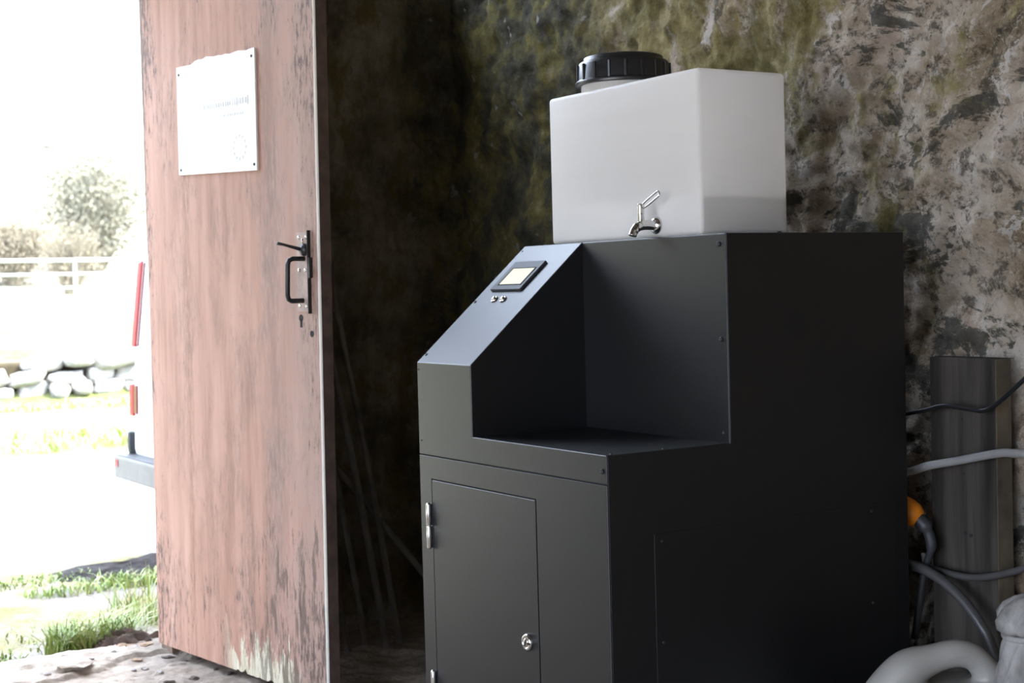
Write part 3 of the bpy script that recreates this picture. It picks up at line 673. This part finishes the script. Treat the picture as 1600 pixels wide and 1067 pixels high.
def smear(name, mat, cx, cy, rx, ry, lab, cat, h=.02, seed=1):
    bm = bmesh.new(); n = 40; c = bm.verts.new((cx, cy, land(cx, cy) + h)); rings = []
    for q in (.2, .4, .6, .8, 1.0):
        ring = []
        for k in range(n):
            t = 2 * math.pi * k / n; w = q * (1 + .3 * noise.noise(Vector((math.cos(t) * 1.5, math.sin(t) * 1.5, seed))))
            x, y = cx + rx * w * math.cos(t), cy + ry * w * math.sin(t)
            ring.append(bm.verts.new((x, y, land(x, y) + h * (1 - q ** 3) - (.015 if q == 1 else 0) + .5 * h * noise.fractal(Vector((x * 14, y * 14, seed)), .7, 2, 4))))
        rings.append(ring)
    for k in range(n): bm.faces.new((c, rings[0][k], rings[0][(k + 1) % n]))
    for a, b in zip(rings, rings[1:]):
        for k in range(n): bm.faces.new((a[k], b[k], b[(k + 1) % n], a[(k + 1) % n]))
    return tag(obj(name, bm, mat, smooth=True), lab, cat)
smear('dark_patch', 'dark_patch', 2.30, 6.95, .55, .30, 'dark patch on the yard below the white van', 'tarmac', .03, 3)  # dark uneven patch laid over the yard surface
smear('soil_heap', 'soil', 1.66, 5.34, .17, .10, 'small heap of brown soil at foot of pink door', 'soil', .075, 5)

# grass
def blades(bm, cx, cy, rx, ry, n, hmin, hmax, seed, bend=.6, w=.004):
    q = random.Random(seed)
    for _ in range(n):
        a = q.uniform(0, 6.283); d = math.sqrt(q.random()); x, y = cx + rx * d * math.cos(a), cy + ry * d * math.sin(a)
        h = q.uniform(hmin, hmax); t = q.uniform(0, 6.283); lean = h * bend * q.uniform(.2, 1.2)
        dx, dy = math.cos(t) * lean, math.sin(t) * lean; sx, sy = -math.sin(t) * w * q.uniform(.6, 1.3), math.cos(t) * w * q.uniform(.6, 1.3); z = land(x, y) - .01
        pv = None
        for k, (f, wd) in enumerate(((0, 1), (.35, .95), (.7, .7), (1, .08))):
            px, py, pz = x + dx * f * f, y + dy * f * f, z + h * (f - .28 * bend * f * f * f)
            c = (bm.verts.new((px - sx * wd, py - sy * wd, pz)), bm.verts.new((px + sx * wd, py + sy * wd, pz)))
            if pv: bm.faces.new((pv[0], pv[1], c[1], c[0]))
            pv = c
    return bm
tuft = empty('grass_tuft', (0, 0, 0)); tag(tuft, 'long green grass tuft growing at foot of pink door', 'grass')
obj('green_blades', blades(bmesh.new(), 1.56, 5.46, .17, .10, 620, .09, .23, 1, 1.0, .0026), 'grass_blade', tuft, smooth=True)
obj('dry_blades', blades(bmesh.new(), 1.60, 5.43, .16, .09, 200, .06, .17, 2, 1.1, .002), 'grass_dry', tuft, smooth=True)
tuft2 = empty('grass_tuft', (0, 0, 0)); tag(tuft2, 'tall loose grass tuft behind the long one at the door', 'grass')
obj('green_blades', blades(bmesh.new(), 1.84, 5.82, .10, .12, 110, .08, .26, 3, .6, .0024), 'grass_blade', tuft2, smooth=True)
obj('dry_blades', blades(bmesh.new(), 1.82, 5.80, .10, .10, 30, .10, .30, 4, .5, .002), 'grass_dry', tuft2, smooth=True)
bm = bmesh.new()
blades(bm, 1.16, 5.46, .16, .08, 160, .03, .09, 5, .9); blades(bm, 1.30, 5.80, .4, .25, 130, .02, .06, 6, .9); blades(bm, 2.0, 6.62, .4, .10, 500, .03, .09, 7, .9)
blades(bm, 1.65, 6.95, .35, .12, 400, .02, .06, 8, .9); blades(bm, 3.4, 13.5, 3.2, .8, 2600, .05, .16, 9, .9, .008); blades(bm, 5.0, 17.9, 3.5, .45, 2600, .04, .10, 10, .9, .010)
tag(obj('verge_grass', bm, 'grass_blade', smooth=True), 'short grass scattered over the gravel yard outside', 'grass', kind='stuff')

# small litter on the threshold
def chip(name, mat, x, y, s, lab, grp, seed, flat=.35):
    bm = bmesh.new(); bmesh.ops.create_icosphere(bm, subdivisions=2, radius=s)
    for v_ in bm.verts:
        v_.co *= 1 + .5 * noise.noise(v_.co * (1.4 / s) + Vector((seed, seed, 0))); v_.co.z *= flat; v_.co.x *= 1.5
    o = obj(name, bm, mat); o.location = (x, y, fh(x, y) + s * flat * .6); o.rotation_euler = (0, 0, seed * 1.7)
    return tag(o, lab, grp[1], grp[0])
q = random.Random(4)
for k in range(14): chip('wood_chip', 'chip_dark', q.uniform(1.50, 1.80), q.uniform(4.55, 5.15), q.uniform(.006, .016), 'small dark wood chip lying on concrete threshold by pink door', ('wood chips on the threshold', 'wood chip'), k)
for k in range(10): chip('pebble', 'pebble', q.uniform(1.25, 1.78), q.uniform(4.6, 5.2), q.uniform(.006, .013), 'small pale pebble lying on concrete threshold by pink door', ('pebbles on the threshold', 'pebble'), k + 20, .6)
for k in range(5): chip('dead_leaf', 'leaf_brown', q.uniform(1.55, 1.74), q.uniform(4.8, 5.25), q.uniform(.014, .022), 'curled brown dead leaf on concrete threshold by pink door', ('dead leaves on the threshold', 'leaf'), k + 40, .25)
chip('screed_flake', 'floor_concrete', 1.36, 5.02, .06, 'broken flake of concrete screed on the threshold', (None, 'concrete flake'), 3, .16)

# ------------------------------------------------------------------ dry stone wall beyond the yard
dw = empty('dry_stone_wall', (5, 19.0, 0)); tag(dw, 'low tumbledown dry stone wall across the yard', 'stone wall')
meshes = []
for k in range(9):
    bm = bmesh.new(); bmesh.ops.create_cube(bm, size=1.0)
    bmesh.ops.subdivide_edges(bm, edges=bm.edges[:], cuts=2, use_grid_fill=True)
    for v_ in bm.verts:
        d = v_.co.normalized() * .58; v_.co = v_.co.lerp(d, .55); v_.co *= 1 + .30 * noise.noise(v_.co * 2.1 + Vector((k * 3, 1, k)))
    me = bpy.data.meshes.new('stone'); bm.to_mesh(me); bm.free(); me.materials.append(M['fieldstone'])
    for p in me.polygons: p.use_smooth = True
    meshes.append(me)
q = random.Random(11); z = .02; row = 0
for row, (zb, hh, wmin, wmax) in enumerate(((-.02, .20, .16, .42), (.14, .24, .28, .62), (.33, .26, .30, .70))):
    x = -1.6 + row * .13
    while x < 4.2:
        w = q.uniform(wmin, wmax); h = hh * q.uniform(.7, 1.15)
        if not (row == 2 and q.random() < .14):
            o = bpy.data.objects.new('stone', q.choice(meshes)); COL.objects.link(o); o.parent = dw
            o.location = (x + w / 2, q.uniform(-.08, .08), zb + h / 2 + q.uniform(-.03, .03)); o.scale = (w * .93, .42 * q.uniform(.8, 1.2), h * .93)
            o.rotation_euler = (q.uniform(-.2, .2), q.uniform(-.16, .16), q.uniform(-.3, .3))
        x += w
obj('earth_core', nbox((-1.7, .16, -.1), (4.3, .5, .46)), 'wall_earth', dw, bevel=.05)

# ------------------------------------------------------------------ field gate
gt = empty('field_gate', (3.2, 24.0, .78)); tag(gt, 'pale tubular steel field gate behind the stone wall', 'gate')
for z in (.06, .24, .42, .62, .84, 1.06):
    obj('rail', tube(bmesh.new(), [(0, 0, z), (5.6, 0, z)], .030 if z > 1 else .022, 10), 'galvanised', gt, smooth=True)
for x in (0, 1.2, 3.62, 5.6): obj('stile', nbox((x - .02, -.025, .02), (x + .02, .025, 1.09)), 'galvanised', gt)
for x in (-.16, 5.78): obj('post', nbox((x - .07, -.07, -.5), (x + .07, .07, 1.25)), 'post_wood', gt)

# ------------------------------------------------------------------ shrubs on the field
def shrub(cx, cy, rx, rz, n, lab, mat_l, seed, leaf=.07, twigs=60):
    z0 = land(cx, cy); s = empty('shrub', (cx, cy, z0)); tag(s, lab, 'shrub'); q = random.Random(seed)
    bm = bmesh.new()
    for _ in range(twigs):
        a = q.uniform(0, 6.283); l = q.uniform(.5, 1); b = Vector((math.cos(a) * .12 * rx, math.sin(a) * .12 * rx, 0)); e = Vector((math.cos(a) * rx * l * .9, math.sin(a) * rx * .7 * l, rz * 1.7 * q.uniform(.45, 1)))
        tube(bm, [b, b.lerp(e, .5) + Vector((q.uniform(-.1, .1), 0, .15)) * rx, e], [.03, .018, .005], 5)
    obj('branches', bm, 'bush_twig', s)
    bm = bmesh.new()
    for _ in range(n):
        v_ = Vector((q.gauss(0, .45), q.gauss(0, .45), q.gauss(0, .42)))
        if v_.length > 1.1: continue
        p = Vector((v_.x * rx, v_.y * rx * .8, rz * .95 + v_.z * rz)); w = leaf * q.uniform(.6, 1.4)
        if p.z < .02: continue
        e = Euler((q.uniform(0, 3), q.uniform(0, 3), q.uniform(0, 6))).to_matrix()
        vv = [bm.verts.new(p + e @ Vector(c)) for c in ((-w, 0, 0), (0, -w * .5, 0), (w, 0, 0), (0, w * .5, w * .3))]; bm.faces.new(vv)
    obj('foliage', bm, mat_l, s); return s
shrub(11.9, 40, 1.6, 1.9, 9000, 'dense olive green shrub on field just left of the van', 'bush_leaf', 1, .055, 60)
shrub(9.15, 37.5, 1.1, .95, 11800, 'low bare twiggy shrub farthest left on the field', 'bush_twig', 2, .035, 220)
shrub(9.85, 35, .85, .95, 1500, 'low bare twiggy shrub between the dense shrub and the leftmost one', 'bush_twig', 3, .035, 220)
def boulder(x, y, s, lab, k):
    o = bpy.data.objects.new('boulder', meshes[k]); COL.objects.link(o); o.location = (x, y, land(x, y) + s * .25); o.scale = (s * 1.5, s, s * .8); tag(o, lab, 'boulder', 'boulders on the hillside')
boulder(22.5, 88, 2.2, 'pale boulder on hillside above the dense shrub', 2); boulder(19.5, 84, 1.4, 'small pale boulder on hillside above the gate', 4); boulder(22.0, 104, 2.8, 'large pale boulder high on hillside at left', 5)

# ------------------------------------------------------------------ parked van, rear end towards the left
vn = empty('parked_van', (2.465, 5.95, 0)); tag(vn, 'white van parked outside behind pink door, red tail lights', 'van')
VW = 1.75
prof = [(.03, .28), (-.01, .45), (.0, .80), (.02, 1.0), (.07, 1.42), (.11, 1.62), (.18, 1.74), (.34, 1.80), (1.6, 1.84), (2.5, 1.80), (3.15, 1.22), (3.95, 1.02), (4.12, .85), (4.15, .30)]
bm = prism(bmesh.new(), prof, 0, VW)
obj('body', bm, 'van_white', vn, bevel=.05, seg=4)
def on_rear(z):
    for (xa, za_), (xb, zb_) in zip(prof, prof[1:]):
        if za_ <= z <= zb_: return xa + (xb - xa) * (z - za_) / (zb_ - za_)
    return 0
def strip(y0_, y1_, za_, zb_, out, mat, name, par=vn, bev=.008):
    zz = lsp(za_, zb_, 6); pr = [(on_rear(z) - out, z) for z in zz] + [(on_rear(z) + .05, z) for z in reversed(zz)]
    return obj(name, prism(bmesh.new(), pr, y0_, y1_), mat, par, bevel=bev)
for ya, yb, yi in ((VW - .055, VW + .006, VW - .085), (-.006, .055, .055)):
    t = strip(ya, yb, .98, 1.43, .016, 'van_red', 'tail_light'); strip(yi, yi + .035, .985, 1.425, .010, 'van_dark_red', 'inner_lens', t)
    t = strip(ya, yb, .62, .79, .014, 'van_red', 'fog_light'); strip(yi - .02, yi + .05, .63, .785, .010, 'van_dark_red', 'inner_lens', t)
    strip(ya + .01, yb - .01, .42, .54, .03, 'van_grey', 'bumper_bracket')
bp = obj('bumper', nbox((-.11, -.01, .30), (.10, VW + .01, .42)), 'van_bumper_shade', vn, bevel=.012)
obj('bumper_step', nbox((-.10, .0, .4195), (.08, VW, .4235)), 'van_grey', bp)
for y in (.02, VW - .07): obj('reflector', nbox((-.114, y, .365), (-.105, y + .05, .40)), 'van_red', bp)
strip(.55, VW - .60, 1.08, 1.55, .008, 'van_glass', 'rear_window')
obj('side_window', nbox((2.0, -.006, 1.15), (2.75, .02, 1.55)), 'van_glass', vn, bevel=.02)
for x in (.75, 3.35):
    for y in (.02, VW - .20):
        w = obj('wheel', lathe(bmesh.new(), [(.18, 0), (.29, .0), (.315, .03), (.315, .15), (.29, .18), (.18, .18)], 32, Vector((0, 1, 0)), Vector((x, y, .26))), 'tyre', vn)
        obj('rim', lathe(bmesh.new(), [(.03, -.004), (.18, .01), (.18, .17), (.03, .184)], 24, Vector((0, 1, 0)), Vector((x, y, .26))), 'galvanised', w)

# straw caught on the wall by the sleeper
for k, (p, e) in enumerate((((2.875, 2.27, .52), (2.85, 2.19, .66)), ((2.87, 2.215, .60), (2.845, 2.15, .74)))):
    tag(obj('straw', tube(bmesh.new(), [p, Vector(p).lerp(Vector(e), .5) + Vector((-.01, 0, .01)), e], .002, 5), 'straw'), 'yellow straw stalk caught on the wall right of the timber sleeper, %s of two' % ('lower', 'upper')[k], 'straw', 'straw on the wall')
